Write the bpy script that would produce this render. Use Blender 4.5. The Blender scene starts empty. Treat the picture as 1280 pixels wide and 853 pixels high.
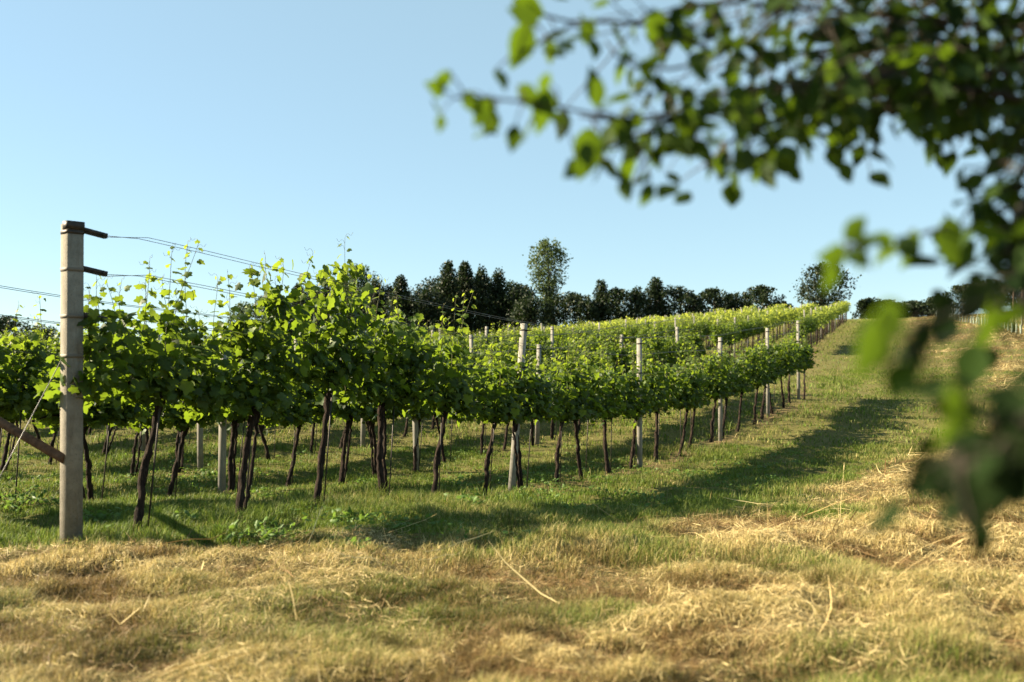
import bpy, math
import numpy as np
from mathutils import Vector, Matrix

# ------------------------------------------------------------------ camera, sky, sun, exposure
S = bpy.context.scene
COL = S.collection
F = 1244.4            # focal length in pixels of the 1280 px wide photograph (35 mm on 36 mm)
HZ = 470.0            # row of the horizon in the photograph
PITCH = math.atan((HZ - 426.5) / F)
CAMZ = 1.1            # eye height: the camera is the origin of x and y

cam_d = bpy.data.cameras.new('camera')
cam = bpy.data.objects.new('camera', cam_d)
COL.objects.link(cam)
cam.location = (0, 0, CAMZ)
cam.rotation_euler = (math.pi / 2 + PITCH, 0, 0)
cam_d.lens = 35.0
cam_d.sensor_width = 36.0
cam_d.clip_start = 0.05
cam_d.clip_end = 2000
cam_d.dof.use_dof = True
cam_d.dof.focus_distance = 10.5
cam_d.dof.aperture_fstop = 2.1
cam_d.dof.aperture_blades = 7
S.camera = cam

SUN_EL = math.radians(28)
SUN_AZ = math.atan2(-0.99, 0.12)      # clockwise from +y: low sun on the left, a little beyond the vines
world = bpy.data.worlds.new("World")
S.world = world
world.use_nodes = True
wn = world.node_tree
sky = wn.nodes.new('ShaderNodeTexSky')
sky.sky_type = 'NISHITA'
sky.sun_disc = False
sky.sun_elevation = SUN_EL
sky.sun_rotation = SUN_AZ
sky.altitude = 150
sky.air_density = 1.0
sky.dust_density = 0.0
sky.ozone_density = 4.0
# thin high haze: the clear-sky gradient softened towards a pale cyan
veil = wn.nodes.new('ShaderNodeMix')
veil.data_type = 'RGBA'
veil.inputs[0].default_value = 0.55
veil.inputs[7].default_value = (2.30, 3.22, 3.08, 1)
wn.links.new(sky.outputs[0], veil.inputs[6])
wn.links.new(veil.outputs[2], wn.nodes['Background'].inputs[0])
wn.nodes['Background'].inputs[1].default_value = 0.050

sun_d = bpy.data.lights.new('sun', 'SUN')
sun_d.energy = 5.0
sun_d.angle = math.radians(0.5)
sun_d.color = (1.0, 0.85, 0.61)
sun = bpy.data.objects.new('sun', sun_d)
COL.objects.link(sun)
sdir = Vector((math.sin(SUN_AZ) * math.cos(SUN_EL), math.cos(SUN_AZ) * math.cos(SUN_EL), math.sin(SUN_EL)))
sun.rotation_euler = sdir.to_track_quat('Z', 'Y').to_euler()
sun.location = sdir * 50

S.view_settings.view_transform = 'Standard'
S.view_settings.look = 'None'
S.view_settings.gamma = 1.0
S.view_settings.use_curve_mapping = False
S.view_settings.exposure = 2.25
S.render.engine = 'CYCLES'
S.cycles.max_bounces = 7
S.cycles.diffuse_bounces = 4
S.cycles.transmission_bounces = 5
S.cycles.glossy_bounces = 2
S.cycles.sample_clamp_indirect = 6.0

RNG = np.random.default_rng(7)


def px(x, y, Z):
    """world point whose image in the photograph is (x, y), Z metres ahead of the camera"""
    u, v = (x - 640) / F, (426.5 - y) / F
    c, s = math.cos(PITCH), math.sin(PITCH)
    d = Vector((u, c - v * s, v * c + s))
    return Vector((0, 0, CAMZ)) + d * (Z / d.y)


# ------------------------------------------------------------------ noise and helpers
def _hash(ix, iy, seed):
    h = (ix.astype(np.int64) * 374761393 + iy.astype(np.int64) * 668265263 + seed * 974634777) & 0xFFFFFFFF
    h = ((h ^ (h >> 13)) * 1274126177) & 0xFFFFFFFF
    h = h ^ (h >> 16)
    return (h & 0xFFFFFF) / float(0xFFFFFF)


def vnoise(x, y, scale=1.0, seed=0):
    x = np.asarray(x, float) / scale
    y = np.asarray(y, float) / scale
    ix, iy = np.floor(x), np.floor(y)
    fx, fy = x - ix, y - iy
    fx, fy = fx * fx * (3 - 2 * fx), fy * fy * (3 - 2 * fy)
    a, b = _hash(ix, iy, seed), _hash(ix + 1, iy, seed)
    c, d = _hash(ix, iy + 1, seed), _hash(ix + 1, iy + 1, seed)
    return (a * (1 - fx) + b * fx) * (1 - fy) + (c * (1 - fx) + d * fx) * fy


def fbm(x, y, scale, seed=0, octaves=3):
    t, a, n = 0, 1.0, 0
    for k in range(octaves):
        t = t + a * vnoise(x, y, scale / 2 ** k, seed + 17 * k)
        n += a
        a *= 0.55
    return t / n


def sstep(x, a, b):
    t = np.clip((np.asarray(x, float) - a) / (b - a), 0, 1)
    return t * t * (3 - 2 * t)


def build(name, V, faces, mats, parent=None, loc=None, mat_index=None, attrs=None, smooth=False):
    """ONE mesh object from arrays. faces: list of (n, k) int arrays."""
    me = bpy.data.meshes.new(name)
    V = np.asarray(V, np.float32)
    faces = [np.asarray(f, np.int32) for f in faces if len(f)]
    me.vertices.add(len(V))
    me.vertices.foreach_set('co', V.ravel())
    loops = np.concatenate([f.ravel() for f in faces])
    sizes = np.concatenate([np.full(len(f), f.shape[1], np.int32) for f in faces])
    start = np.concatenate([[0], np.cumsum(sizes)[:-1]]).astype(np.int32)
    me.loops.add(len(loops))
    me.loops.foreach_set('vertex_index', loops)
    me.polygons.add(len(sizes))
    me.polygons.foreach_set('loop_start', start)
    if mat_index is not None:
        me.polygons.foreach_set('material_index', np.asarray(mat_index, np.int32))
    if smooth:
        me.polygons.foreach_set('use_smooth', np.ones(len(sizes), bool))
    for an, arr in (attrs or {}).items():
        arr = np.asarray(arr, np.float32)
        if arr.ndim == 1:
            me.attributes.new(an, 'FLOAT', 'POINT').data.foreach_set('value', arr)
        else:
            if arr.shape[1] == 3:
                arr = np.concatenate([arr, np.ones((len(arr), 1), np.float32)], 1)
            me.attributes.new(an, 'FLOAT_COLOR', 'POINT').data.foreach_set('color', arr.ravel())
    me.update(calc_edges=True)
    for m in (mats if isinstance(mats, (list, tuple)) else [mats]):
        me.materials.append(m)
    o = bpy.data.objects.new(name, me)
    COL.objects.link(o)
    if parent is not None:
        o.parent = parent
    if loc is not None:
        o.location = loc
    return o


class Geo:
    """collects verts and faces"""
    def __init__(self):
        self.V, self.F, self.A, self.n = [], {}, [], 0

    def add(self, V, faces, a=None):
        V = np.asarray(V, float)
        for f in faces:
            f = np.asarray(f, int)
            self.F.setdefault(f.shape[1], []).append(f + self.n)
        self.V.append(V)
        self.A.append(np.zeros(len(V)) if a is None else np.broadcast_to(a, (len(V),)))
        self.n += len(V)

    def faces(self):
        return [np.concatenate(v) for v in self.F.values()]

    def build(self, name, mats, parent=None, loc=None, smooth=False, attr=None):
        return build(name, np.concatenate(self.V), self.faces(), mats, parent, loc, None,
                     {attr: np.concatenate(self.A)} if attr else None, smooth)


def tube(g, pts, rad, sides=8, rough=0.0, rng=None, a=None, cap=True):
    pts = np.asarray(pts, float)
    n = len(pts)
    rad = np.broadcast_to(np.asarray(rad, float), (n,))
    T = np.gradient(pts, axis=0)
    T /= np.linalg.norm(T, axis=1, keepdims=True) + 1e-9
    up = np.array([0.0, 0, 1]) if abs(T[0, 2]) < 0.8 else np.array([1.0, 0, 0])
    U = np.cross(T, up)
    U /= np.linalg.norm(U, axis=1, keepdims=True) + 1e-9
    W = np.cross(T, U)
    th = np.linspace(0, 2 * math.pi, sides, endpoint=False)
    R = np.ones((n, sides))
    if rough and rng is not None:
        R += rng.normal(0, rough, (n, sides))
    V = pts[:, None] + rad[:, None, None] * R[:, :, None] * (np.cos(th)[None, :, None] * U[:, None] + np.sin(th)[None, :, None] * W[:, None])
    i = np.arange(n - 1)[:, None] * sides
    j = np.arange(sides)[None]
    q = np.stack([i + j, i + (j + 1) % sides, i + sides + (j + 1) % sides, i + sides + j], -1).reshape(-1, 4)
    Vf = V.reshape(-1, 3)
    fs = [q]
    if cap:
        Vf = np.concatenate([Vf, pts[[0]], pts[[-1]]])
        k = np.arange(sides)
        fs.append(np.concatenate([np.stack([(k + 1) % sides, k, np.full(sides, n * sides)], 1),
                                  np.stack([k + (n - 1) * sides, (k + 1) % sides + (n - 1) * sides, np.full(sides, n * sides + 1)], 1)]))
    g.add(Vf, fs, a)


def boxg(g, lo, hi, ch=0.0, R=None, at=(0, 0, 0), a=None):
    """chamfered (on its long vertical edges) box as an 8-sided prism, optionally rotated"""
    x0, y0, z0 = lo
    x1, y1, z1 = hi
    if ch > 0:
        P = [(x0 + ch, y0), (x1 - ch, y0), (x1, y0 + ch), (x1, y1 - ch), (x1 - ch, y1), (x0 + ch, y1), (x0, y1 - ch), (x0, y0 + ch)]
    else:
        P = [(x0, y0), (x1, y0), (x1, y1), (x0, y1)]
    n = len(P)
    V = np.array([(x, y, z0) for x, y in P] + [(x, y, z1) for x, y in P])
    if R is not None:
        V = V @ np.asarray(R).T
    V = V + np.asarray(at)
    k = np.arange(n)
    g.add(V, [np.stack([k, (k + 1) % n, (k + 1) % n + n, k + n], 1), np.arange(n)[None, ::-1], np.arange(n, 2 * n)[None]], a)


def scatter(template, faces, P, X, Y, N, size):
    """copies of a template (x, y, z) placed at P with axes X, Y, N"""
    t = np.asarray(template, float)
    size = np.asarray(size, float)[:, None, None]
    V = P[:, None] + size * (t[None, :, 0:1] * X[:, None] + t[None, :, 1:2] * Y[:, None] + t[None, :, 2:3] * N[:, None])
    off = (np.arange(len(P)) * len(t))[:, None, None]
    return V.reshape(-1, 3), [(np.asarray(f)[None] + off).reshape(-1, np.asarray(f).shape[1]) for f in faces]


def unit(v):
    return v / (np.linalg.norm(v, axis=-1, keepdims=True) + 1e-9)


def frame(N, tip):
    N = unit(N)
    Y = unit(tip - (tip * N).sum(-1, keepdims=True) * N)
    return np.cross(Y, N), Y, N


def tag(o, label=None, cat=None, group=None, kind=None):
    for k, v in (('label', label), ('category', cat), ('group', group), ('kind', kind)):
        if v:
            o[k] = v
    return o


def empty(name, loc, rz=0.0):
    e = bpy.data.objects.new(name, None)
    e.empty_display_size = 0.2
    COL.objects.link(e)
    e.location = loc
    e.rotation_euler = (0, 0, rz)
    return e


# ------------------------------------------------------------------ materials
def mat(name):
    m = bpy.data.materials.new(name)
    m.use_nodes = True
    nt = m.node_tree
    nt.nodes.clear()
    return m, nt, nt.nodes.new('ShaderNodeOutputMaterial')


def N(nt, t, **kw):
    n = nt.nodes.new(t)
    for k, v in kw.items():
        setattr(n, k, v)
    return n


def ramp(nt, src, stops):
    r = N(nt, 'ShaderNodeValToRGB')
    while len(r.color_ramp.elements) < len(stops):
        r.color_ramp.elements.new(0.5)
    for e, (p, c) in zip(r.color_ramp.elements, stops):
        e.position = p
        e.color = (*c, 1)
    nt.links.new(src, r.inputs[0])
    return r.outputs[0]


def noise(nt, scale, detail=4, rough=0.6, vec=None, coord='Object'):
    n = N(nt, 'ShaderNodeTexNoise')
    n.inputs['Scale'].default_value = scale
    n.inputs['Detail'].default_value = detail
    n.inputs['Roughness'].default_value = rough
    if vec is None:
        vec = N(nt, 'ShaderNodeTexCoord').outputs[coord]
    nt.links.new(vec, n.inputs['Vector'])
    return n.outputs['Fac']


def mix(nt, fac, a, b, mode='MIX'):
    m = N(nt, 'ShaderNodeMix', data_type='RGBA', blend_type=mode)
    for sock, v in ((m.inputs[0], fac), (m.inputs[6], a), (m.inputs[7], b)):
        if hasattr(v, 'links') or hasattr(v, 'is_linked'):
            nt.links.new(v, sock)
        else:
            sock.default_value = v if isinstance(v, (int, float)) else (*v, 1)
    return m.outputs[2]


def principled(nt, out, col, rough=0.8, spec=0.3, bump=None, bump_d=0.01, metal=0.0):
    p = N(nt, 'ShaderNodeBsdfPrincipled')
    if hasattr(col, 'is_linked'):
        nt.links.new(col, p.inputs['Base Color'])
    else:
        p.inputs['Base Color'].default_value = (*col, 1)
    p.inputs['Roughness'].default_value = rough
    p.inputs['Specular IOR Level'].default_value = spec
    p.inputs['Metallic'].default_value = metal
    if bump is not None:
        b = N(nt, 'ShaderNodeBump')
        b.inputs['Distance'].default_value = bump_d
        nt.links.new(bump, b.inputs['Height'])
        nt.links.new(b.outputs[0], p.inputs['Normal'])
    if out is not None:
        nt.links.new(p.outputs[0], out.inputs[0])
    return p


def leaf_mat(name, stops, trans, fac=0.42, attr=None, young=None, rough=0.55, spec=0.22):
    """leaves: glossy front, light shining through, every leaf its own shade of green"""
    m, nt, out = mat(name)
    geo = N(nt, 'ShaderNodeNewGeometry')
    col = ramp(nt, geo.outputs['Random Per Island'], stops)
    tc = mix(nt, 0.75, col, trans)
    if attr:
        a = N(nt, 'ShaderNodeAttribute', attribute_name=attr)
        col = mix(nt, a.outputs['Fac'], col, young[0])
        tc = mix(nt, a.outputs['Fac'], tc, young[1])
    p = principled(nt, None, col, rough, spec)
    t = N(nt, 'ShaderNodeBsdfTranslucent')
    nt.links.new(tc, t.inputs['Color'])
    mx = N(nt, 'ShaderNodeMixShader')
    mx.inputs[0].default_value = fac
    nt.links.new(p.outputs[0], mx.inputs[1])
    nt.links.new(t.outputs[0], mx.inputs[2])
    nt.links.new(mx.outputs[0], out.inputs[0])
    return m


M = {}
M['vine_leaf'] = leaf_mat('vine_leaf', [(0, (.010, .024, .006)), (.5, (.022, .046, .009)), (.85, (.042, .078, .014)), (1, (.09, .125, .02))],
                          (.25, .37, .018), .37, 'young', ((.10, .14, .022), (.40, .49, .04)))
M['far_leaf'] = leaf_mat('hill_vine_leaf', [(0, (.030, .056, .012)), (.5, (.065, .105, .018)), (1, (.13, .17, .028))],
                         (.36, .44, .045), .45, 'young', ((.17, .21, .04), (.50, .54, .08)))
M['tree_leaf'] = leaf_mat('tree_leaf', [(0, (.007, .014, .006)), (.6, (.015, .026, .009)), (1, (.030, .044, .013))], (.03, .055, .01), .2)
M['pale_tree_leaf'] = leaf_mat('pale_tree_leaf', [(0, (.03, .05, .018)), (.6, (.055, .08, .028)), (1, (.09, .12, .04))], (.12, .17, .04), .3)
M['near_leaf'] = leaf_mat('overhanging_leaf', [(0, (.010, .022, .006)), (.5, (.020, .042, .008)), (.96, (.045, .08, .014)), (1, (.20, .19, .09))],
                          (.15, .25, .008), .34, rough=.65, spec=.12)
M['mid_leaf'] = leaf_mat('part_shade_leaf', [(0, (.007, .015, .005)), (.6, (.014, .030, .007)), (1, (.03, .055, .01))], (.08, .14, .008), .24, rough=.7, spec=.1)  # darker copy of the overhanging leaf, partial shade put into its colour
M['shade_leaf'] = leaf_mat('painted_shade_leaf', [(0, (.006, .012, .005)), (1, (.016, .028, .009))], (.02, .04, .006), .12, rough=.9, spec=.0)  # darkest copy, for leaves in deep shade: the shade is in the colour
M['weed_leaf'] = leaf_mat('weed_leaf', [(0, (.05, .10, .02)), (1, (.10, .17, .035))], (.2, .32, .04), .35)

m, nt, out = mat('vine_bark')
w = N(nt, 'ShaderNodeTexCoord').outputs['Object']
mp = N(nt, 'ShaderNodeMapping')
mp.inputs['Scale'].default_value = (1, 1, .18)
nt.links.new(w, mp.inputs[0])
n1 = noise(nt, 60, 5, .65, mp.outputs[0])
principled(nt, out, ramp(nt, n1, [(.3, (.008, .006, .005)), (.55, (.026, .018, .014)), (.8, (.075, .048, .034))]), .95, .1, n1, .02)
M['bark'] = m
m, nt, out = mat('young_shoot')
principled(nt, out, (.10, .10, .035), .6, .3)
M['shoot'] = m
m, nt, out = mat('tree_bark')
n1 = noise(nt, 12, 5, .65)
principled(nt, out, ramp(nt, n1, [(.3, (.02, .016, .013)), (.7, (.09, .075, .06))]), .95, .1, n1, .03)
M['tree_bark'] = m

m, nt, out = mat('concrete')
n1 = noise(nt, 9, 6, .7)
n2 = noise(nt, 90, 3, .6)
mp = N(nt, 'ShaderNodeMapping')
mp.inputs['Scale'].default_value = (1, 1, .12)
nt.links.new(N(nt, 'ShaderNodeTexCoord').outputs['Object'], mp.inputs[0])
n3 = noise(nt, 22, 4, .6, mp.outputs[0])
c = ramp(nt, n1, [(.3, (.120, .108, .085)), (.55, (.175, .158, .126)), (.75, (.22, .20, .16))])
c = mix(nt, ramp(nt, n3, [(.52, (0, 0, 0)), (.72, (.6, .6, .6))]), c, (.085, .06, .038))
c = mix(nt, ramp(nt, n2, [(.3, (.5, .5, .5)), (.42, (0, 0, 0))]), c, (.06, .052, .04))
principled(nt, out, c, .92, .2, n2, .004)
M['concrete'] = m
m, nt, out = mat('pale_concrete')
n1 = noise(nt, 7, 5, .7)
principled(nt, out, ramp(nt, n1, [(.3, (.15, .142, .122)), (.7, (.25, .237, .205))]), .9, .2)
M['pale_concrete'] = m
m, nt, out = mat('dark_steel')
n1 = noise(nt, 40, 4)
principled(nt, out, ramp(nt, n1, [(.35, (.018, .018, .018)), (.7, (.06, .045, .035))]), .55, .4, metal=.6)
M['steel'] = m
m, nt, out = mat('galvanised_wire')
principled(nt, out, (.16, .15, .14), .5, .5, metal=.7)
M['wire'] = m
m, nt, out = mat('rusty_pipe')
n1 = noise(nt, 25, 5)
principled(nt, out, ramp(nt, n1, [(.3, (.05, .03, .02)), (.7, (.13, .075, .045))]), .9, .2, n1, .004)
M['rust'] = m
m, nt, out = mat('white_plastic')
principled(nt, out, (.24, .28, .22), .6, .2)
M['tube'] = m
m, nt, out = mat('weathered_wood')
n1 = noise(nt, 14, 5)
principled(nt, out, ramp(nt, n1, [(.3, (.045, .032, .024)), (.7, (.12, .085, .06))]), .95, .1)
M['wood'] = m


def tint_mat(name, trans, rough=.6, spec=.25):
    m, nt, out = mat(name)
    a = N(nt, 'ShaderNodeAttribute', attribute_name='tint')
    p = principled(nt, None, a.outputs['Color'], rough, spec)
    t = N(nt, 'ShaderNodeBsdfTranslucent')
    nt.links.new(a.outputs['Color'], t.inputs['Color'])
    mx = N(nt, 'ShaderNodeMixShader')
    mx.inputs[0].default_value = trans
    nt.links.new(p.outputs[0], mx.inputs[1])
    nt.links.new(t.outputs[0], mx.inputs[2])
    nt.links.new(mx.outputs[0], out.inputs[0])
    return m


M['grass'] = tint_mat('grass_blade', .40)
M['hay'] = tint_mat('dry_hay', .25)
m, nt, out = mat('meadow_ground')
a = N(nt, 'ShaderNodeAttribute', attribute_name='tint')
n1 = noise(nt, 5, 6, .7)
n2 = noise(nt, 38, 4, .7)
c = mix(nt, ramp(nt, n1, [(.3, (0, 0, 0)), (.7, (.55, .55, .55))]), a.outputs['Color'], (.055, .042, .022))
c = mix(nt, ramp(nt, n2, [(.35, (0, 0, 0)), (.75, (.5, .5, .5))]), c, (.20, .165, .075))
principled(nt, out, c, 1.0, .05, n2, .03)
M['ground'] = m

# ------------------------------------------------------------------ terrain
_Z = np.arange(-60, 500, .25)
_kz = [-60, 0, 3, 6.85, 10.2, 14.4, 19.1, 25, 38, 51, 70, 92, 112, 160, 500]
_kh = [-.7, -1.0, -1.0, -1.05, -1.30, -1.47, -1.24, -.62, .25, 1.2, 2.85, 4.8, 6.1, 5.0, -8]
_ker = np.exp(-np.linspace(-2.2, 2.2, 15) ** 2)
_hz = np.convolve(np.pad(np.interp(_Z, _kz, _kh), 7, 'edge'), _ker / _ker.sum(), 'valid')
_xb = np.interp(_Z, [-60, 0, 6.85, 25, 51, 92, 130, 500], [-15, -6.26, -2.58, 7.2, 15.4, 31, 46, 150])


def xb(y):
    return np.interp(y, _Z, _xb)


def hgt0(x, y):
    x, y = np.asarray(x, float), np.asarray(y, float)
    h = np.interp(y, _Z, _hz)
    d = x - xb(y)
    far = sstep(y, 22, 60)
    h = h + far * np.interp(d, [-110, -60, -41, -31, -19, -8, 0, 6], [-8, -5.5, -4.0, -2.9, -1.1, -.2, .35, .35])
    h = h + .055 * np.clip(d - 3.2, 0, 40) * sstep(y, 5, 12)
    return h + CAMZ


def hay_ridges(x, y):
    """how much cut hay lies at a point (0..1): the mown bank on the right and the dry front strip"""
    d = x - xb(y)
    right = sstep(d, 3.3, 4.6) * sstep(y, 5.5, 8)
    streak = fbm(x * .35 + y * .05, y * 1.3, 2.0, 41, 3)
    near_bank = sstep(d + (fbm(x, y, 1.5, 78) - .5) * 1.6, 3.2, 4.3) * (1 - sstep(y, 13, 20))
    far_str = right * sstep(streak, .40, .56) * sstep(d, 4.0, 6.5)
    front = 1 - sstep(y + (fbm(x, y, 1.1, 5) - .5) * 2.6, 5.2, 7.0)
    f = front * (.55 + .32 * sstep(fbm(x, y, .9, 9), .35, .7))
    return np.clip(np.maximum(np.maximum(near_bank * (.40 + .50 * sstep(fbm(x, y, 1.3, 77), .35, .6)), far_str), f), 0, 1)


def lumps(x, y):
    return fbm(x * .85 + .3 * y, y, .30, 31, 3)


def bumps(x, y):
    near = 1 - sstep(y, 14, 40)
    b = (fbm(x, y, .42, 21, 3) - .5) * .13 + (fbm(x, y, 2.3, 22, 2) - .5) * .12
    return b * near + (fbm(x, y, 7, 23, 2) - .5) * .35 * sstep(y, 20, 60)


def hgt(x, y):
    x, y = np.asarray(x, float), np.asarray(y, float)
    return hgt0(x, y) + bumps(x, y) + .19 * hay_ridges(x, y) * (lumps(x, y) - .45) * (1 - sstep(y, 20, 40))


def ground_tint(x, y):
    d = x - xb(y)
    dry = hay_ridges(x, y)
    g = fbm(x, y, 3.0, 51, 3)
    green = np.stack([.070 + .07 * g, .075 + .060 * g, .022 + .014 * g], -1)
    hay = np.stack([.085 + .06 * g, .064 + .048 * g, .026 + .018 * g], -1)
    soil = np.array([.16, .105, .06])
    k = dry[..., None]
    c = green * (1 - k) + hay * k
    # bare strip under the vines of the nearest row
    s = (np.exp(-(d / .30) ** 2) * sstep(y, 8, 12) * (1 - sstep(y, 60, 80)) * sstep(fbm(x, y, .8, 61), .35, .55) * .8)[..., None]
    return c * (1 - s) + soil * s


def axis(lo_far, lo, hi, hi_far, step, grow=1.13):
    a = list(np.arange(lo, hi, step))
    s, v = step, a[-1]
    while v < hi_far:
        s *= grow
        v += s
        a.append(v)
    s, v = step, a[0]
    while v > lo_far:
        s *= grow
        v -= s
        a.insert(0, v)
    return np.array(a)


gx = axis(-320, -6, 10, 320, .07, 1.06)
gy = axis(-60, 2.0, 16, 480, .07, 1.05)
GX, GY = np.meshgrid(gx, gy)
GZ = hgt(GX, GY)
nx, ny = len(gx), len(gy)
ii = np.arange(ny - 1)[:, None] * nx + np.arange(nx - 1)[None]
q = np.stack([ii, ii + 1, ii + nx + 1, ii + nx], -1).reshape(-1, 4)
tint = ground_tint(GX, GY).reshape(-1, 3)
ground = build('ground', np.stack([GX, GY, GZ], -1).reshape(-1, 3), [q], M['ground'], attrs={'tint': tint}, smooth=True)
tag(ground, kind='structure')

# ------------------------------------------------------------------ vines
LT = [(0, .34, .05)]
_half = [(0.0, 0.02), (.17, -.12), (.40, -.06), (.50, .16), (.40, .30), (.56, .50), (.36, .60), (.22, .66), (.17, .82)]
LT += [(x, y, -.22 * x - .03 * math.sin(9 * y)) for x, y in _half] + [(0, 1.0, -.10)] + [(-x, y, -.22 * x + .03 * math.sin(8 * y)) for x, y in reversed(_half[1:])]
_n = len(LT) - 1
LF = [np.array([(0, 1 + k, 1 + (k + 1) % _n) for k in range(_n)])]
LT = np.array(LT) * [1, 1, 1]
QT = np.array([(0, 0, 0), (.45, .45, -.12), (0, 1, 0), (-.45, .45, -.12)])
QF = [np.array([(0, 1, 2), (0, 2, 3)])]

ROW = np.array([.473, .881])               # direction of the near rows
NRM = np.array([.881, -.473])              # to their right
ROW_RZ = math.atan2(ROW[1], ROW[0])
V0 = np.array([-2.58, 6.85])
SP, GAP = .95, 2.8


def make_vine(seed, dense=1.0):
    rng = np.random.default_rng(seed)
    lean = rng.uniform(.12, .32)
    zt = rng.uniform(.95, 1.05)
    t = np.linspace(0, 1, 24)
    wob = np.cumsum(rng.normal(0, .0055, (24, 2)), 0)
    pts = np.stack([lean * t ** 1.2 + wob[:, 0], wob[:, 1], -.12 + (zt + .12) * t], 1)
    r0 = rng.uniform(.020, .029)
    rad = r0 * (1.15 - .35 * t + .35 * np.exp(-(t / .12) ** 2)) * (1 + rng.normal(0, .10, 24))
    rad[-4:] *= [1.2, 1.45, 1.6, 1.4]
    tr = Geo()
    tube(tr, pts, rad, 11, .15, rng)
    if rng.random() < .28:                    # a second stem from the foot
        p2 = pts.copy()
        p2[:, 0] += .05 + .07 * np.sin(t * 3) + rng.normal(0, .006, 24)
        p2[:, 1] += .03
        tube(tr, p2, rad * .62, 7, .1, rng)
    head = pts[-1]
    for s in (-1, 1):
        L = rng.uniform(.34, .48)
        u = np.linspace(0, 1, 7)
        arm = np.stack([head[0] + s * L * u, head[1] + rng.normal(0, .01, 7), head[2] + .10 * np.sin(u * 2.4) + rng.normal(0, .006, 7)], 1)
        tube(tr, arm, np.linspace(.022, .009, 7), 6, .08, rng)
    st = Geo()
    P, NN, TT, SZ, YG = [], [], [], [], []
    bushx = rng.normal(0, .04)
    ns = rng.integers(10, 13)
    paths = []
    xs = np.linspace(-.42, .46, ns) + rng.normal(0, .03, ns)
    for x in xs:
        L = rng.uniform(.60, .92) if rng.random() < .78 else rng.uniform(.95, 1.22)
        n = int(L / .046)
        u = np.linspace(0, 1, n + 1)
        bx, by = rng.normal(0, .08), rng.normal(0, .10)
        path = np.stack([x + bx * u + .02 * np.sin(u * 7 + rng.uniform(0, 6)), by * u ** 1.5 + .03 * np.sin(u * 5 + rng.uniform(0, 6)),
                         zt + .06 + L * u], 1)
        paths.append(path)
        tube(st, path, np.linspace(.005, .0018, n + 1), 4, cap=False)
        for k in range(3):                     # tendrils near the tip
            b = path[-1 - k]
            v = np.linspace(0, 1, 6)
            a0 = rng.uniform(0, 6.28)
            tube(st, b + np.stack([.07 * v * math.cos(a0), .07 * v * math.sin(a0), .05 * v + .02 * np.sin(6 * v)], 1), .0012, 3, cap=False)
        for k in range(n + 1):
            side = (-1) ** k
            a0 = rng.uniform(-.9, .9) + (math.pi / 2 if side > 0 else -math.pi / 2)
            out = np.array([math.cos(a0), math.sin(a0), 0])
            tt = u[k]
            P.append(path[k] + out * rng.uniform(.03, .09) * (1 - .5 * tt))
            NN.append(out * .55 + np.array([0, 0, .55]) + rng.normal(0, .45, 3))
            TT.append(out * .8 + np.array([0, 0, -.7 + .8 * tt]) + rng.normal(0, .4, 3))
            SZ.append(.098 * (1 - .58 * tt ** 2.2) * rng.uniform(.75, 1.15))
            YG.append(sstep(zt + L * tt, 1.45, 2.0) * .8 * rng.uniform(.5, 1.2))
    nf = int(rng.integers(720, 980) * dense)   # leaves of the side shoots fill the hedge
    htop = rng.uniform(1.62, 1.95)
    cz = [(rng.choice(len(paths)), rng.random()) for _ in range(46)]
    for k in range(nf):
        pi_, t_ = cz[int(rng.integers(0, 46))]
        pa = paths[pi_]
        c = pa[int(t_ ** 1.25 * (len(pa) - 1) * .86)]
        q_ = c + rng.normal(0, 1, 3) * [.075, .115, .075]
        if rng.random() < .22:
            q_ = np.array([rng.normal(0, .2) + .4 * lean, rng.normal(0, .12), rng.triangular(.93, 1.05, 1.3)])
        if q_[2] < .98 and rng.random() < .7:
            q_[2] += .12
        if q_[2] > htop:
            continue
        q_[0] = np.clip(q_[0], -.6, .62)
        y = q_[1]
        P.append(q_)
        s = np.sign(y) * min(1, abs(y) * 9)
        NN.append(np.array([0, s * .6, .35]) + rng.normal(0, .65, 3))
        TT.append(np.array([0, s * .5, -.8]) + rng.normal(0, .4, 3))
        SZ.append(.048 + .062 * rng.random() ** 1.4)
        YG.append(float(.10 * rng.random() ** 2 + .5 * sstep(q_[2], 1.45, 1.95) * rng.random()))
    P, NN, TT, SZ, YG = map(np.array, (P, NN, TT, SZ, YG))
    X, Y, Nn = frame(NN, TT)
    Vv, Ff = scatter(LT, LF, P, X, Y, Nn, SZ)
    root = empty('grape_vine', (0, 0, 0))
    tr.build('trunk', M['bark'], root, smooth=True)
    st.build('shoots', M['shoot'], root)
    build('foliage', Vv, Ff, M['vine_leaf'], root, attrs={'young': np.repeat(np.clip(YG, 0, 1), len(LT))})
    return root


def copy_tree(o):
    c = o.copy()
    COL.objects.link(c)
    for ch in o.children:
        d = ch.copy()
        COL.objects.link(d)
        d.parent = c
    return c


ORD = ('first second third fourth fifth sixth seventh eighth ninth tenth eleventh twelfth thirteenth fourteenth fifteenth sixteenth '
       'seventeenth eighteenth nineteenth twentieth twenty-first twenty-second twenty-third twenty-fourth twenty-fifth twenty-sixth '
       'twenty-seventh twenty-eighth twenty-ninth thirtieth').split()

spots = []                                     # (distance, x, y, rz, parcel, row, position)


def seen(x, y, m=1.3):
    return y > 2 and abs(x) < .514 * y + m


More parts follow.
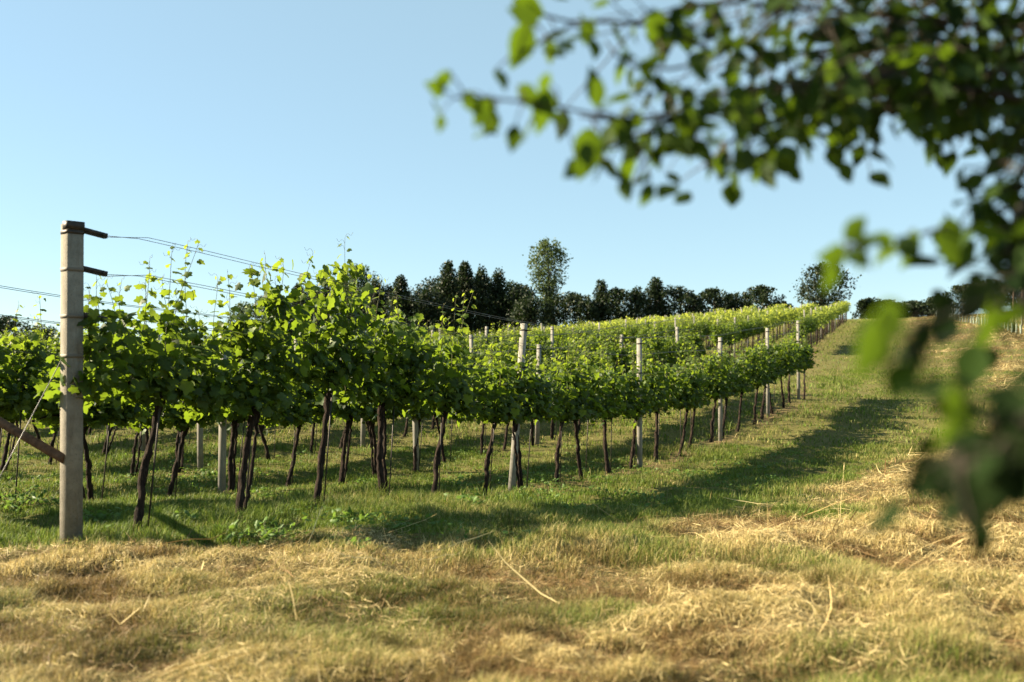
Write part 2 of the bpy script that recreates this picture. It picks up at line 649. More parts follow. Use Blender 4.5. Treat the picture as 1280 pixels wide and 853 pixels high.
ROWLEN = 22
for k in range(0, 15):
    for n in range(-40, ROWLEN + 1):
        # the measured trunks of the nearest row
        s = n * SP
        p = V0 + ROW * s - NRM * GAP * k
        if k == 0 and n < 0:
            continue
        if k > 0 and n < -.5 - .0 * k and not seen(*p):
            continue
        j = RNG.normal(0, .05, 2) * (0 if k == 0 and n < 3 else 1)
        p = p + j
        if seen(*p):
            spots.append((math.hypot(*p), p[0], p[1], ROW_RZ, 'near', k, n))
FROW = np.array([.383, 1.0]) / math.hypot(.383, 1)
FNRM = np.array([FROW[1], -FROW[0]])
FRZ = math.atan2(FROW[1], FROW[0])
FV0 = np.array([13.2, 45.5])
for k in range(0, 27):
    for n in range(-30, 51):
        p = FV0 + FROW * n * SP - FNRM * 2.7 * k + RNG.normal(0, .08, 2)
        if p[1] > 40 + .0 * p[0] and p[1] < 92 and seen(p[0], p[1], 2) and (p[0] - 640 * 0) / p[1] * F + 640 > 330:
            if k == 0 and n < 0:
                continue
            spots.append((math.hypot(*p), p[0], p[1], FRZ, 'far', k, n))
spots.sort()
variants = [make_vine(100 + k, 1.0) for k in range(12)]
placed = {}
used = [False] * len(variants)
rowcount = {}
indiv, rest = spots[:300], spots[300:]
rowlist = {}
for sp in indiv:
    rowlist.setdefault((sp[4], sp[5]), []).append(sp)
for key in rowlist:
    rowlist[key].sort(key=lambda s: s[6])
LOOK = {0: 'gnarled vine with a leaning trunk right beside the tall end post',
        1: 'leaning vine with tall bare shoots, second from the tall end post, nearest row',
        2: 'tallest leafiest vine, strongly leaning trunk, third from the tall end post in the nearest row',
        3: 'vine with a slim upright trunk, fourth from the tall end post in the nearest row'}


def vine_label(parcel, k, n):
    if parcel == 'near':
        i = [s[6] for s in rowlist[(parcel, k)]].index(n)
        if k == 0:
            return LOOK.get(n, 'leafy vine on a dark trunk, %s from the tall end post in the nearest row' % ORD[n]), 'vines of the nearest row'
        if k <= 3:
            return ('vine in the %s row back, %s from the left edge of the photo' % (ORD[k], ORD[i])), 'vines of the %s row back' % ORD[k]
        return ('thin dark-trunked vine in the %s row back, seen below the canopies' % ORD[k]), 'vines of the %s row back' % ORD[k]
    if k == 0:
        i = [s[6] for s in rowlist[(parcel, k)]].index(n)
        return 'small sunlit hillside vine beside the grassy track, %s up the outermost row' % ORD[min(i, 29)], 'outermost hillside vines'
    return 'small sunlit hillside vine in the %s row from the track' % ORD[min(k, 29)], 'hillside vines of the %s row from the track' % ORD[min(k, 29)]


rr = np.random.default_rng(5)
last = -1
for dist, x, y, rz, parcel, k, n in indiv:
    v = int(rr.integers(0, len(variants)))
    if v == last:
        v = (v + 5) % len(variants)
    last = v
    if not used[v]:
        o = variants[v]
        used[v] = True
    else:
        o = copy_tree(variants[v])
    o.location = (x, y, float(hgt0(x, y) + bumps(x, y)))
    flip = 0 if parcel == 'near' and k == 0 and n < 6 else (math.pi if rr.random() < .25 else 0)
    s = rr.uniform(.93, 1.05) + (.04 if parcel == 'near' and k == 0 and n == 2 else 0)
    o.rotation_euler = (rr.normal(0, .03), 0, rz + flip + rr.normal(0, .06))
    o.scale = (s, s, s * rr.uniform(.95, 1.03) * ({0: .94, 1: .95, 2: 1.06, 3: .99, 4: .95, 5: .91}.get(n, .88) if parcel == 'near' and k == 0 else .88))
    lab, grp = vine_label(parcel, k, n)
    tag(o, lab, 'grapevine', grp)

# the many small vines higher up the hill: past three hundred, one object
rng = np.random.default_rng(9)
P, NN, TT, SZ, YG = [], [], [], [], []
fg = Geo()
for dist, x, y, rz, parcel, k, n in rest:
    z = float(hgt0(x, y) + bumps(x, y))
    nl = 190 if dist < 65 else 150
    c, s = math.cos(rz), math.sin(rz)
    hh = rng.uniform(1.60, 1.85)
    zz = rng.triangular(.86, 1.4, hh + .12, nl)
    lx = rng.uniform(-.56, .56, nl)
    ly = rng.normal(0, .17, nl)
    P.append(np.stack([x + c * lx - s * ly, y + s * lx + c * ly, z + zz], 1))
    on = np.sign(ly) * np.minimum(1, abs(ly) * 8)
    NN.append(np.stack([-s * on * .7, c * on * .7, .5 + 0 * on], 1) + rng.normal(0, .5, (nl, 3)))
    TT.append(rng.normal(0, .6, (nl, 3)) + [0, 0, -.4])
    SZ.append(rng.uniform(.10, .19, nl))
    YG.append(sstep(zz, 1.2, 1.8) * .75 * rng.uniform(.4, 1.2, nl))
    tp = np.array([[x, y, z - .1], [x + rng.normal(0, .03), y, z + .5], [x + rng.uniform(0, .15) * c, y + rng.uniform(0, .1) * s, z + 1.0]])
    tube(fg, tp, [.035, .03, .03], 5, cap=False)
P, NN, TT, SZ, YG = map(np.concatenate, (P, NN, TT, SZ, YG))
X, Y, Nn = frame(NN, TT)
Vv, Ff = scatter(QT, QF, P, X, Y, Nn, SZ)
Vt = np.concatenate(fg.V)
Ft = [f + len(Vv) for f in fg.faces()]
mi = np.concatenate([np.zeros(sum(len(f) for f in Ff), int), np.ones(sum(len(f) for f in Ft), int)])
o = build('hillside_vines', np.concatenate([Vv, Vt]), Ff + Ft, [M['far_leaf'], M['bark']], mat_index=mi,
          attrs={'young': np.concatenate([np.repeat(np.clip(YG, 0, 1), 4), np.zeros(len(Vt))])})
tag(o, 'mass of small sunlit vines covering the upper hillside below the trees', 'grapevines', kind='stuff')

# ------------------------------------------------------------------ posts, wires, stakes
def post_parts(seed):
    rng = np.random.default_rng(seed)
    root = empty('concrete_post', (0, 0, 0))
    g = Geo()
    boxg(g, (-.036, -.032, -.3), (.036, .032, 1.98), .006)
    g.build('shaft', M['pale_concrete'], root)
    for z in (1.90, 1.45, 1.0):
        b = Geo()
        boxg(b, (-.040, -.036, z - .008), (.040, .036, z + .008), .008)
        boxg(b, (-.008, -.10, z - .006), (.008, -.036, z + .006))
        b.build('wire_bracket', M['steel'], root)
    return root


post_proto = post_parts(1)
first_post = True


def place_post(x, y, rz, label, group, tilt=(0, 0)):
    global first_post
    o = post_proto if first_post else copy_tree(post_proto)
    first_post = False
    o.location = (x, y, float(hgt0(x, y) + bumps(x, y)))
    o.rotation_euler = (tilt[0], tilt[1], rz)
    return tag(o, label, 'post', group)


rng = np.random.default_rng(33)
ROWA_POSTS = [(5.73, (0, .16), 'pale concrete post leaning sharply right in the middle of the nearest row'),
              (10.1, (0, .0), 'upright pale concrete post, second after the tall end post in the nearest row'),
              (14.6, (0, .02), 'pale concrete post, third after the tall end post in the nearest row'),
              (18.5, (0, 0), 'pale concrete post, fourth after the tall end post in the nearest row'),
              (21.8, (0, 0), 'pale concrete post ending the nearest row beside the grassy track')]
for n, tl, lab in ROWA_POSTS:
    p = V0 + ROW * (n * SP)
    place_post(p[0], p[1], ROW_RZ, lab, 'posts of the nearest row', tl)
count = 6
for k in range(1, 15):
    offs = rng.uniform(0, 4.2)
    i = 0
    for n in np.arange(-40 + offs, ROWLEN + 1, 4.2):
        p = V0 + ROW * (n * SP) - NRM * GAP * k
        if k == 1 and n < -2:
            continue
        if seen(p[0], p[1], .5):
            if k <= 3:
                lab = 'pale post in the %s row back, %s from the left edge of the photo' % (ORD[k], ORD[i])
            else:
                lab = 'slim pale post in the %s row back, mostly hidden by foliage' % ORD[k]
            place_post(p[0], p[1], ROW_RZ, lab, 'posts of the %s row back' % ORD[k], (rng.normal(0, .025), rng.normal(0, .035))).scale.z = .93
            i += 1
            count += 1
# hillside posts: too small to show brackets
g = Geo()
boxg(g, (-.034, -.034, -.3), (.034, .034, 1.86), .006)
hp = g.build('concrete_post', M['pale_concrete'])
firsth = True
hill = []
for k in range(0, 27):
    offs = rng.uniform(0, 4.2)
    for n in np.arange(-30 + offs, 51, 4.6 if k else 4.0):
        if k == 0 and n < 0:
            continue
        p = FV0 + FROW * n * SP - FNRM * 2.7 * k
        if 40 < p[1] < 92 and seen(p[0], p[1], 1) and p[0] / p[1] * F + 640 > 420:
            hill.append((math.hypot(*p), p[0], p[1], k))
hill.sort()
for dist, x, y, k in hill[:300 - count]:
    o = hp if firsth else hp.copy()
    if not firsth:
        COL.objects.link(o)
    firsth = False
    o.location = (x, y, float(hgt0(x, y)) + rng.uniform(-.12, .12))
    o.rotation_euler = (rng.normal(0, .02), rng.normal(0, .03), FRZ)
    if k == 0:
        tag(o, 'small pale post at the outer edge of the hillside vines by the track', 'post', 'posts of the outermost hillside row')
    else:
        tag(o, 'small pale post top showing above the hillside vines, %s row from the track' % ORD[k], 'post', 'posts of the hillside row %s from the track' % ORD[k])

# the tall end post of the nearest row
EP = V0 + ROW * (-.53 * SP)
ez = float(hgt0(*EP) + bumps(*EP))
ztop = float(px(93, 279, EP[1]).z)
EH = ztop - ez
end = empty('end_post', (EP[0], EP[1], ez), ROW_RZ)
end.rotation_euler = (0, -.012, ROW_RZ - math.radians(12))
tag(end, 'tall square concrete end post with dark brackets at the start of the nearest row', 'post')


def end_post(root, H, arms=True):
    g = Geo()
    n = 14
    for a, b in zip(np.linspace(-.35, H, n)[:-1], np.linspace(-.35, H, n)[1:]):
        pass
    boxg(g, (-.055, -.047, -.35), (.055, .047, H - .012), .005)
    boxg(g, (-.046, -.038, H - .012), (.046, .038, H), .009)
    sh = g.build('shaft', M['concrete'], root)
    for z in (H - .065, H - .305, H - .605, H - .86):
        b = Geo()
        boxg(b, (-.0585, -.0505, z - .012), (.0585, .0505, z + .012), .010)
        b.build('steel_band', M['steel'] if z > H - .2 else M['concrete_band'], root)
    for z in (H - .035, H - .285, H - .585):
        b = Geo()
        # a bent channel pointing up the row, dropping a little towards its tip
        R = np.array(Matrix.Rotation(.16, 3, 'Y'))
        boxg(b, (.05, -.022, -.016), (.22, .022, -.010), 0, R, (0, -.02, z))
        boxg(b, (.05, -.022, -.010), (.22, -.016, .016), 0, R, (0, -.02, z))
        boxg(b, (.05, .016, -.010), (.22, .022, .016), 0, R, (0, -.02, z))
        tube(b, [(.19, -.05, z - .03), (.19, .01, z - .03)], .009, 8)
        b.build('bracket', M['steel'], root)
    return sh


m, nt, out = mat('wire_bound_band')
principled(nt, out, (.12, .105, .085), .7, .4, metal=.3)
M['concrete_band'] = m
end_post(end, EH)
cap = Geo()
boxg(cap, (-.060, -.052, EH - .05), (.062, .02, EH + .004), .01)
cap.build('top_clamp', M['steel'], end)

# end post of the second row, just out of the frame: it carries that row's wires and the rusty brace
EPB = EP - NRM * GAP
eb = float(hgt0(*EPB) + bumps(*EPB))
endb = empty('end_post', (EPB[0], EPB[1], eb), ROW_RZ)
tag(endb, 'concrete end post of the second row carrying the upper end of the rusty brace', 'post')
end_post(endb, EH - .05)


def wire(name, pts, r, label, group=None, m='wire'):
    g = Geo()
    tube(g, pts, r, 5)
    return tag(g.build(name, M[m]), label, 'wire', group)


def row_wire(k, zoff, side, ext=ROWLEN, start=-.53):
    out = []
    for n in np.linspace(start, ext, 40):
        p = V0 + ROW * (n * SP) - NRM * (GAP * k - side)
        sag = -.015 * math.sin((n - start) * .75) ** 2
        out.append((p[0], p[1], float(hgt0(*p)) + zoff + sag))
    return out


e0 = EH - .05
for k in (0, 1):
    for zi, (zo, nm) in enumerate(((EH - .05, 'topmost'), (EH - .31, 'middle'), (EH - .62, 'lower'))):
        for si, sd in enumerate((-.045, .045)):
            pts = row_wire(k, zo, sd)
            # start at the bracket's tip
            b = (EP if k == 0 else EPB)
            zb = (ez if k == 0 else eb) + zo - .02 * si
            pts[0] = (b[0] + ROW[0] * .2 + NRM[0] * sd, b[1] + ROW[1] * .2 + NRM[1] * sd, zb)
            wire('trellis_wire', pts, .0022 if k == 0 else .003,
                 '%s %s trellis wire strung along the %s row' % (nm, 'outer' if si else 'inner', 'nearest' if k == 0 else 'second'),
                 'trellis wires of the %s row' % ('nearest' if k == 0 else 'second'))
# guy wire and brace
A = Vector((EP[0], EP[1], ez + (EH - .86)))
anc = EP - ROW * .72
za = float(hgt0(*anc))
wire('guy_wire', [(EP[0] - ROW[0] * .05 - .02, EP[1] - ROW[1] * .06, A.z), (anc[0], anc[1], za + .06)], .003,
     'slanting guy wire running from the end post down to the ground on the left')
g = Geo()
tube(g, [(anc[0], anc[1], za - .2), (anc[0], anc[1], za + .08)], .012, 8)
tag(g.build('ground_anchor', M['rust']), 'short rusty anchor rod in the grass holding the guy wire', 'anchor')
g = Geo()
b0 = np.array([EP[0] - .03, EP[1] - .062, ez + .56])
b1 = np.array([EPB[0] + .05, EPB[1] - .05, eb + 1.50])
tube(g, [b0, b0 * .5 + b1 * .5, b1], .030, 10)
tag(g.build('brace_bar', M['rust']), 'rusty brown brace bar sloping up left from the tall end post', 'brace')

# thin dark stakes beside the trunks
g = Geo()
tube(g, [(0, 0, -.2), (.01, 0, .5), (.02, 0, 1.25)], .0065, 6)
sp0 = g.build('vine_stake', M['steel'])
fs = True
for dist, x, y, rz, parcel, k, n in indiv:
    if parcel != 'near' or k > 3:
        continue
    o = sp0 if fs else sp0.copy()
    if not fs:
        COL.objects.link(o)
    fs = False
    xx, yy = x + ROW[0] * .11, y + ROW[1] * .11
    o.location = (xx, yy, float(hgt0(xx, yy) + bumps(xx, yy)))
    o.rotation_euler = (rr.normal(0, .03), rr.uniform(.0, .12), rz)
    if k == 0:
        lab = 'thin dark stake beside the %s vine trunk of the nearest row' % ORD[n]
    else:
        i = [s[6] for s in rowlist[(parcel, k)]].index(n)
        lab = 'thin dark stake beside the %s trunk from the left in the %s row back' % (ORD[i], ORD[k])
    tag(o, lab, 'stake', 'stakes of the %s' % ('nearest row' if k == 0 else ORD[k] + ' row back'))

# ------------------------------------------------------------------ trees along the top of the hill
def tree(x, top, wpx, Z, kind, label, group, name='broadleaf_tree', leaf='tree_leaf', seed=0, cat='tree', ybase=None):
    rng = np.random.default_rng(seed + int(x * 7))
    X0 = (x - 640) / F * Z
    gz = float(hgt0(X0, Z))
    H = float(px(x, top, Z).z) - gz
    W = wpx / F * Z
    root = empty(name, (X0, Z, gz))
    tag(root, label, cat, group)

    def env(t):
        if kind == 'column':
            return .5 * W * (np.sin(np.clip(t, 0, 1) * math.pi * .93 + .12) ** .55) * (1 - .72 * t)
        if kind == 'cone':
            return .5 * W * (1 - t) ** .85 * (.72 + .28 * np.sin(np.clip(t * 2.4, 0, 1) * math.pi / 2))
        if kind == 'spike':
            return .5 * W * (1.02 - t) ** .8
        if kind == 'round':
            return .5 * W * np.sqrt(np.clip(1 - (2 * t - 1.0) ** 2, .02, 1))
        if kind == 'vase':
            return .5 * W * (.28 + .72 * sstep(t, .44, .72)) * np.sqrt(np.clip(1 - np.clip((t - .72) / .28, 0, 1) ** 2, .05, 1))
        return .5 * W * np.sqrt(np.clip(1 - t ** 2, .03, 1))      # bush: widest at the ground

    lo = {'cone': .04, 'column': .06, 'spike': .04, 'round': .16, 'vase': .12, 'bush': .02}[kind]
    tr, P = Geo(), []
    tt = np.linspace(0, 1, 8)
    wob = np.cumsum(rng.normal(0, .012 * H, (8, 2)), 0)
    trunk = np.stack([wob[:, 0], wob[:, 1], -.3 + (H * .9 + .3) * tt], 1)
    tube(tr, trunk, .022 * H * (1.05 - tt) + .01, 7)
    nb = int(np.clip(W * H * 2.6, 60, 170))
    for k in range(nb):
        t = lo + (1 - lo) * rng.uniform(0, 1) ** 1.05
        a = rng.uniform(0, 2 * math.pi)
        lump = 1 + .22 * math.sin(3 * a + 9 * t + seed) + .15 * math.sin(5 * a - 14 * t)
        r = env(np.array((t - lo) / (1 - lo))) * math.sqrt(rng.uniform(.10, 1.0)) * lump
        tip = np.array([math.cos(a) * r, math.sin(a) * r * .9, t * H * .97])
        bt = max(.05, t - .18 - .1 * rng.random())
        base = np.array([np.interp(bt, tt * .9, trunk[:, 0]), np.interp(bt, tt * .9, trunk[:, 1]), bt * H])
        mid = (base + tip) / 2 + np.array([0, 0, -.04 * H * rng.random()])
        tube(tr, [base, mid, tip], [.006 * H * (1.1 - t) + .015, .012, .006], 4, cap=False)
        nl = int(rng.integers(30, 64))
        sg = min(.030 * H + .045 * W, .42) * rng.uniform(.6, 1.1)
        q = rng.normal(0, 1, (nl, 3)) * [sg, sg, sg * 1.15] + tip
        P.append(q)
        if rng.random() < .4:
            P.append(mid + rng.normal(0, sg * .7, (nl // 2, 3)))
    # upright leaders break the outline
    for k in range(max(5, int(W * 2.0))):
        a, r = rng.uniform(0, 2 * math.pi), W * .5 * math.sqrt(rng.random()) * .8
        ts = np.linspace(0, 1, 40)
        ok = ts[env(ts) >= r * .96]
        tm = lo + (1 - lo) * (ok.max() if len(ok) else .3)         # the crown's height at this distance from the trunk
        top_t = min(1.0, tm + rng.uniform(-.02, .07))
        L = H * min(rng.uniform(.10, .24), top_t - .05)
        b = np.array([math.cos(a) * r, math.sin(a) * r, H * top_t - L])
        v = np.sort(rng.random(46))
        P.append(b + np.stack([rng.normal(0, .07 + .16 * (1 - v)), rng.normal(0, .07 + .16 * (1 - v)), L * v], 1))
        tube(tr, [b - [0, 0, .3], b + [0, 0, L]], [.02, .005], 4, cap=False)
    P = np.concatenate(P)
    P = P[P[:, 2] > .02 * H]
    P = P[P[:, 2] < H * (1.0 + .03 * rng.random(len(P)))]
    tz_ = np.clip(P[:, 2] / H, 0, 1)
    az_ = np.arctan2(P[:, 1], P[:, 0])
    wav = 1.12 + .28 * np.sin(az_ * 2 + tz_ * 11 + seed) * np.sin(tz_ * 23 + az_ * 3 + seed * 2)
    P = P[np.hypot(P[:, 0], P[:, 1]) < env(np.maximum(0, (tz_ - lo) / (1 - lo))) * wav + .38]
    n = len(P)
    Nn = rng.normal(0, 1, (n, 3)) + [0, 0, .5] + .25 * unit(P - [0, 0, H * .5])
    Xx, Yy, Nn = frame(Nn, rng.normal(0, 1, (n, 3)))
    sz = rng.uniform(.13, .27, n) * (1.0 if Z < 115 else 1.1)
    Vv, Ff = scatter(QT * [1.2, 1, 1], QF, P, Xx, Yy, Nn, sz)
    tr.build('trunk', M['tree_bark'], root)
    build('crown', Vv, Ff, M[leaf], root)
    return root


GT = 'dark trees along the top of the vineyard'
TREES = [
    (392, 360, 70, 113, 'round', 'dark rounded tree behind the tallest vine, rightmost of the half-hidden ones'),
    (432, 358, 70, 114, 'round', 'wide dark tree standing behind the thin airy tree'),
    (486, 357, 76, 113, 'round', 'wide dark tree at the back, filling between the narrow and the blunt-topped tree'),
    (548, 347, 70, 112, 'round', 'wide rounded dark tree bulging from the left side of the biggest clump'),
    (592, 344, 84, 113, 'round', 'broad dark tree at the back in the middle of the biggest clump'),
    (638, 352, 60, 112, 'round', 'rounded dark tree at the back, right shoulder of the biggest clump'),
    (8, 396, 70, 92, 'round', 'dark tree at the left edge of the photo behind the second row'),
    (52, 408, 60, 96, 'round', 'low dark tree behind the wires just left of the tall end post'),
    (306, 379, 36, 104, 'round', 'small grey-green tree glimpsed over the vines left of the tallest vine'),
    (337, 368, 44, 108, 'round', 'small dark tree half hidden directly left of the tallest vine'),
    (372, 356, 46, 108, 'cone', 'slim dark tree hidden behind the tallest vine'),
    (408, 352, 50, 107, 'cone', 'dark tree just right of the tallest vine, mostly hidden'),
    (446, 331, 44, 112, 'vase', 'thin airy tree with see-through top, leftmost of the tall group'),
    (470, 346, 44, 106, 'cone', 'dark narrow tree between the airy tree and the bushy dark tree'),
    (500, 345, 60, 104, 'cone', 'bushy dark tree with a blunt top left of the gap of sky'),
    (534, 362, 60, 104, 'round', 'lower dark tree filling the dip left of the tallest dark clump'),
    (560, 327, 62, 106, 'cone', 'tall dark tree, leftmost peak of the biggest clump'),
    (581, 328, 60, 108, 'cone', 'tall dark tree with a broad peak, second peak of the biggest clump'),
    (602, 333, 52, 106, 'cone', 'tall dark tree, third peak of the biggest clump'),
    (623, 335, 48, 107, 'cone', 'tall narrow dark tree, rightmost peak of the biggest clump'),
    (648, 357, 52, 106, 'round', 'middle-height dark tree left of the tall lone tree'),
    (664, 370, 58, 103, 'bush', 'wide dark bush at the foot of the tall lone tree, left side'),
    (686, 301, 50, 110, 'vase', 'tall lone tree with a narrow waist and rounded airy top'),
    (712, 366, 52, 104, 'round', 'dark tree close against the right side of the tall lone tree'),
    (732, 371, 40, 103, 'bush', 'low dark bush between the tall lone tree and the spire-shaped tree'),
    (752, 350, 32, 104, 'spike', 'small spire-shaped dark tree right of the tall lone tree'),
    (772, 362, 50, 104, 'round', 'dark tree immediately right of the spire-shaped tree'),
    (797, 359, 52, 104, 'cone', 'dark tree with an uneven top left of the pointed leader'),
    (819, 347, 46, 105, 'spike', 'dark tree with a pointed leader, highest of the right-hand hedge'),
    (842, 358, 50, 105, 'round', 'dark twiggy-topped tree right of the pointed leader'),
    (864, 369, 36, 104, 'round', 'low rounded dark tree at the right end of the hedge'),
    (894, 361, 38, 106, 'round', 'small rounded tree left of centre of the three hilltop trees'),
    (922, 366, 44, 108, 'bush', 'low twiggy tree between two rounded hilltop trees'),
    (952, 358, 42, 106, 'round', 'small spreading tree, rightmost of the three hilltop trees'),
    (978, 377, 26, 108, 'bush', 'tiny bush left of the round hilltop tree'),
    (1030, 329, 60, 110, 'round', 'round hilltop tree standing alone above the vine rows'),
    (1088, 373, 34, 112, 'bush', 'low dark bush at the end of the outermost hillside row'),
    (1112, 376, 40, 112, 'bush', 'dark low hedge bush at the top of the grassy track, left part'),
    (1140, 377, 44, 113, 'bush', 'dark low hedge bush at the top of the grassy track, middle part'),
    (1172, 372, 46, 112, 'bush', 'dark low hedge bush at the top of the grassy track, right part'),
    (1206, 357, 52, 110, 'round', 'dark tree above the white vine guards'),
    (1240, 350, 52, 112, 'round', 'dark tree behind the blurred hanging leaves above the vine guards'),
    (1274, 351, 50, 110, 'round', 'dark tree at the right edge of the photo'),
]
for i, (x, top, w, Z, kind, lab) in enumerate(TREES):
    tree(x, top, w * 1.15, Z, kind, lab, GT, leaf='pale_tree_leaf' if x in (446, 686, 306) else 'tree_leaf', seed=i,
         name='hedge_bush' if kind == 'bush' else 'broadleaf_tree', cat='bush' if kind == 'bush' else 'tree')

# ------------------------------------------------------------------ young vines in white guards, wooden posts on the right
g = Geo()
th = np.linspace(0, 2 * math.pi, 9)[:-1]
tube(g, [(0, 0, -.05), (0, 0, .30), (0, 0, .50)], [.05, .05, .052], 8, cap=False)
tube(g, [(.07, 0, -.2), (.07, 0, 1.0)], .012, 5)
gd = g.build('vine_guard', M['tube'])
for i in range(30):
    t = i / 29
    x, yv, Z = 1284 - 112 * t ** .8, 0, 54 + 38 * t
    o = gd if i == 0 else gd.copy()
    if i:
        COL.objects.link(o)
    X0 = (x - 640) / F * Z
    o.location = (X0, Z, float(hgt0(X0, Z)))
    o.rotation_euler = (rr.normal(0, .05), rr.normal(0, .05), rr.uniform(0, 6))
    tag(o, 'white plastic vine guard in the line along the right side of the track', 'vine guard', 'white vine guards')
for i, (x, top, Z, lab) in enumerate(((1268, 356, 58, 'dark wooden post among the blurred leaves at the right edge'),
                                      (1279, 362, 62, 'dark wooden post cut by the right edge of the photo'),
                                      (1174, 372, 92, 'thin dark wooden post by the hedge at the far end of the guards'))):
    X0 = (x - 640) / F * Z
    gz = float(hgt0(X0, Z))
    H = float(px(x, top, Z).z) - gz
    g = Geo()
    tube(g, [(0, 0, -.4), (0, 0, H * .5), (.02, 0, H)], [.05, .048, .045], 9, .04, rr)
    tag(g.build('wooden_post', M['wood'], loc=(X0, Z, gz)), lab, 'post', 'dark wooden posts')

# ------------------------------------------------------------------ grass and hay
rng = np.random.default_rng(77)


def ring(n, y0, y1, pw=1.0):
    """random points in the visible wedge between two distances"""
    u = rng.random(n)
    y = np.sqrt(y0 ** 2 + (y1 ** 2 - y0 ** 2) * u) if pw == 1 else y0 * (y1 / y0) ** u
    x = (rng.random(n) * 2 - 1) * (.53 * y + .5)
    return x, y


def blades(x, y, hmin, hmax, wmin, wmax, lean):
    n = len(x)
    d = x - xb(y)
    hay = hay_ridges(x, y)
    cl = fbm(x, y, .32, 91, 2)
    tall = sstep(fbm(x, y, 1.1, 92, 2), .42, .72)
    keep = (cl + .40 * rng.random(n) > .58) | (rng.random(n) < .16)
    h = rng.uniform(hmin, hmax, n) * (.25 + 1.4 * cl) * (1 + .6 * tall * (1 - hay)) * (1 - .35 * hay)
    # longer tufts round the foot of the nearest row
    h *= 1 + .7 * np.exp(-(d / .5) ** 2) * sstep(y, 5.5, 6.2) * (1 - sstep(y, 20, 30)) * sstep(fbm(x, y, .5, 95), .45, .7)
    keep &= rng.random(n) > .75 * np.exp(-(d / .32) ** 2) * sstep(y, 9, 12)
    w = rng.uniform(wmin, wmax, n)
    a = rng.uniform(0, 2 * math.pi, n)
    ln = np.abs(rng.normal(0, lean, n)) + .1
    dirx, diry = np.cos(a), np.sin(a)
    b = a + rng.uniform(.9, 2.2, n)
    wx, wy = np.cos(b), np.sin(b)
    z = hgt(x, y) - .01
    base = np.stack([x, y, z], 1)
    W = np.stack([wx * w, wy * w, 0 * w], 1) * .5
    mid = base + np.stack([dirx * h * ln * .35, diry * h * ln * .35, h * .6], 1)
    tip = base + np.stack([dirx * h * ln * 1.1, diry * h * ln * 1.1, h * (1 - .25 * np.minimum(ln, 1.5))], 1)
    V = np.stack([base - W, base + W, mid + W * .8, mid - W * .8, tip], 1)
    V, hay, h, x2, y2 = V[keep], hay[keep], h[keep], x[keep], y[keep]
    n = len(V)
    i = np.arange(n)[:, None] * 5
    q = i + np.array([[0, 1, 2, 3]])
    t = i + np.array([[3, 2, 4]])
    r = rng.random(n)
    mixd = np.clip(.0 + hay * .95 + .55 * (fbm(x2, y2, 1.1, 97) - .47) * 2 + rng.normal(0, .22, n), 0, 1)
    g1, g2 = np.array([.045, .088, .009]), np.array([.165, .222, .028])
    d1, d2 = np.array([.27, .20, .065]), np.array([.58, .47, .21])
    green = g1 + (g2 - g1) * r[:, None]
    dry = d1 + (d2 - d1) * rng.random(n)[:, None]
    m = sstep(mixd, .1, .9)[:, None]
    c = green * (1 - m) + dry * m
    # hollows between the clumps of cut grass: brown thatch, with their shade painted in
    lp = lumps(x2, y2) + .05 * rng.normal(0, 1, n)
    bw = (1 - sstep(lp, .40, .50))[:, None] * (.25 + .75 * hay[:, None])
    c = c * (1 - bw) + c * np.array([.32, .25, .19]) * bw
    return V.reshape(-1, 3), q, t, np.repeat(c, 5, 0)


parts = []
for n, y0, y1, args in ((240000, 2.4, 5.2, (.03, .085, .0016, .0036, .8)),
                        (240000, 5.2, 9.5, (.035, .095, .003, .0055, .6)),
                        (190000, 9.5, 18, (.03, .08, .005, .009, .6)),
                        (140000, 18, 36, (.04, .09, .010, .018, .6)),
                        (120000, 36, 95, (.05, .12, .016, .034, .6))):
    parts.append(blades(*ring(n, y0, y1), *args))
V, Q, T, C, off = [], [], [], [], 0
for v, q, t, c in parts:
    V.append(v); Q.append(q + off); T.append(t + off); C.append(c)
    off += len(v)
tag(build('grass', np.concatenate(V), [np.concatenate(Q), np.concatenate(T)], M['grass'], attrs={'tint': np.concatenate(C)}),
    'mown grass, green by the vines and drying towards the front', 'grass', kind='stuff')


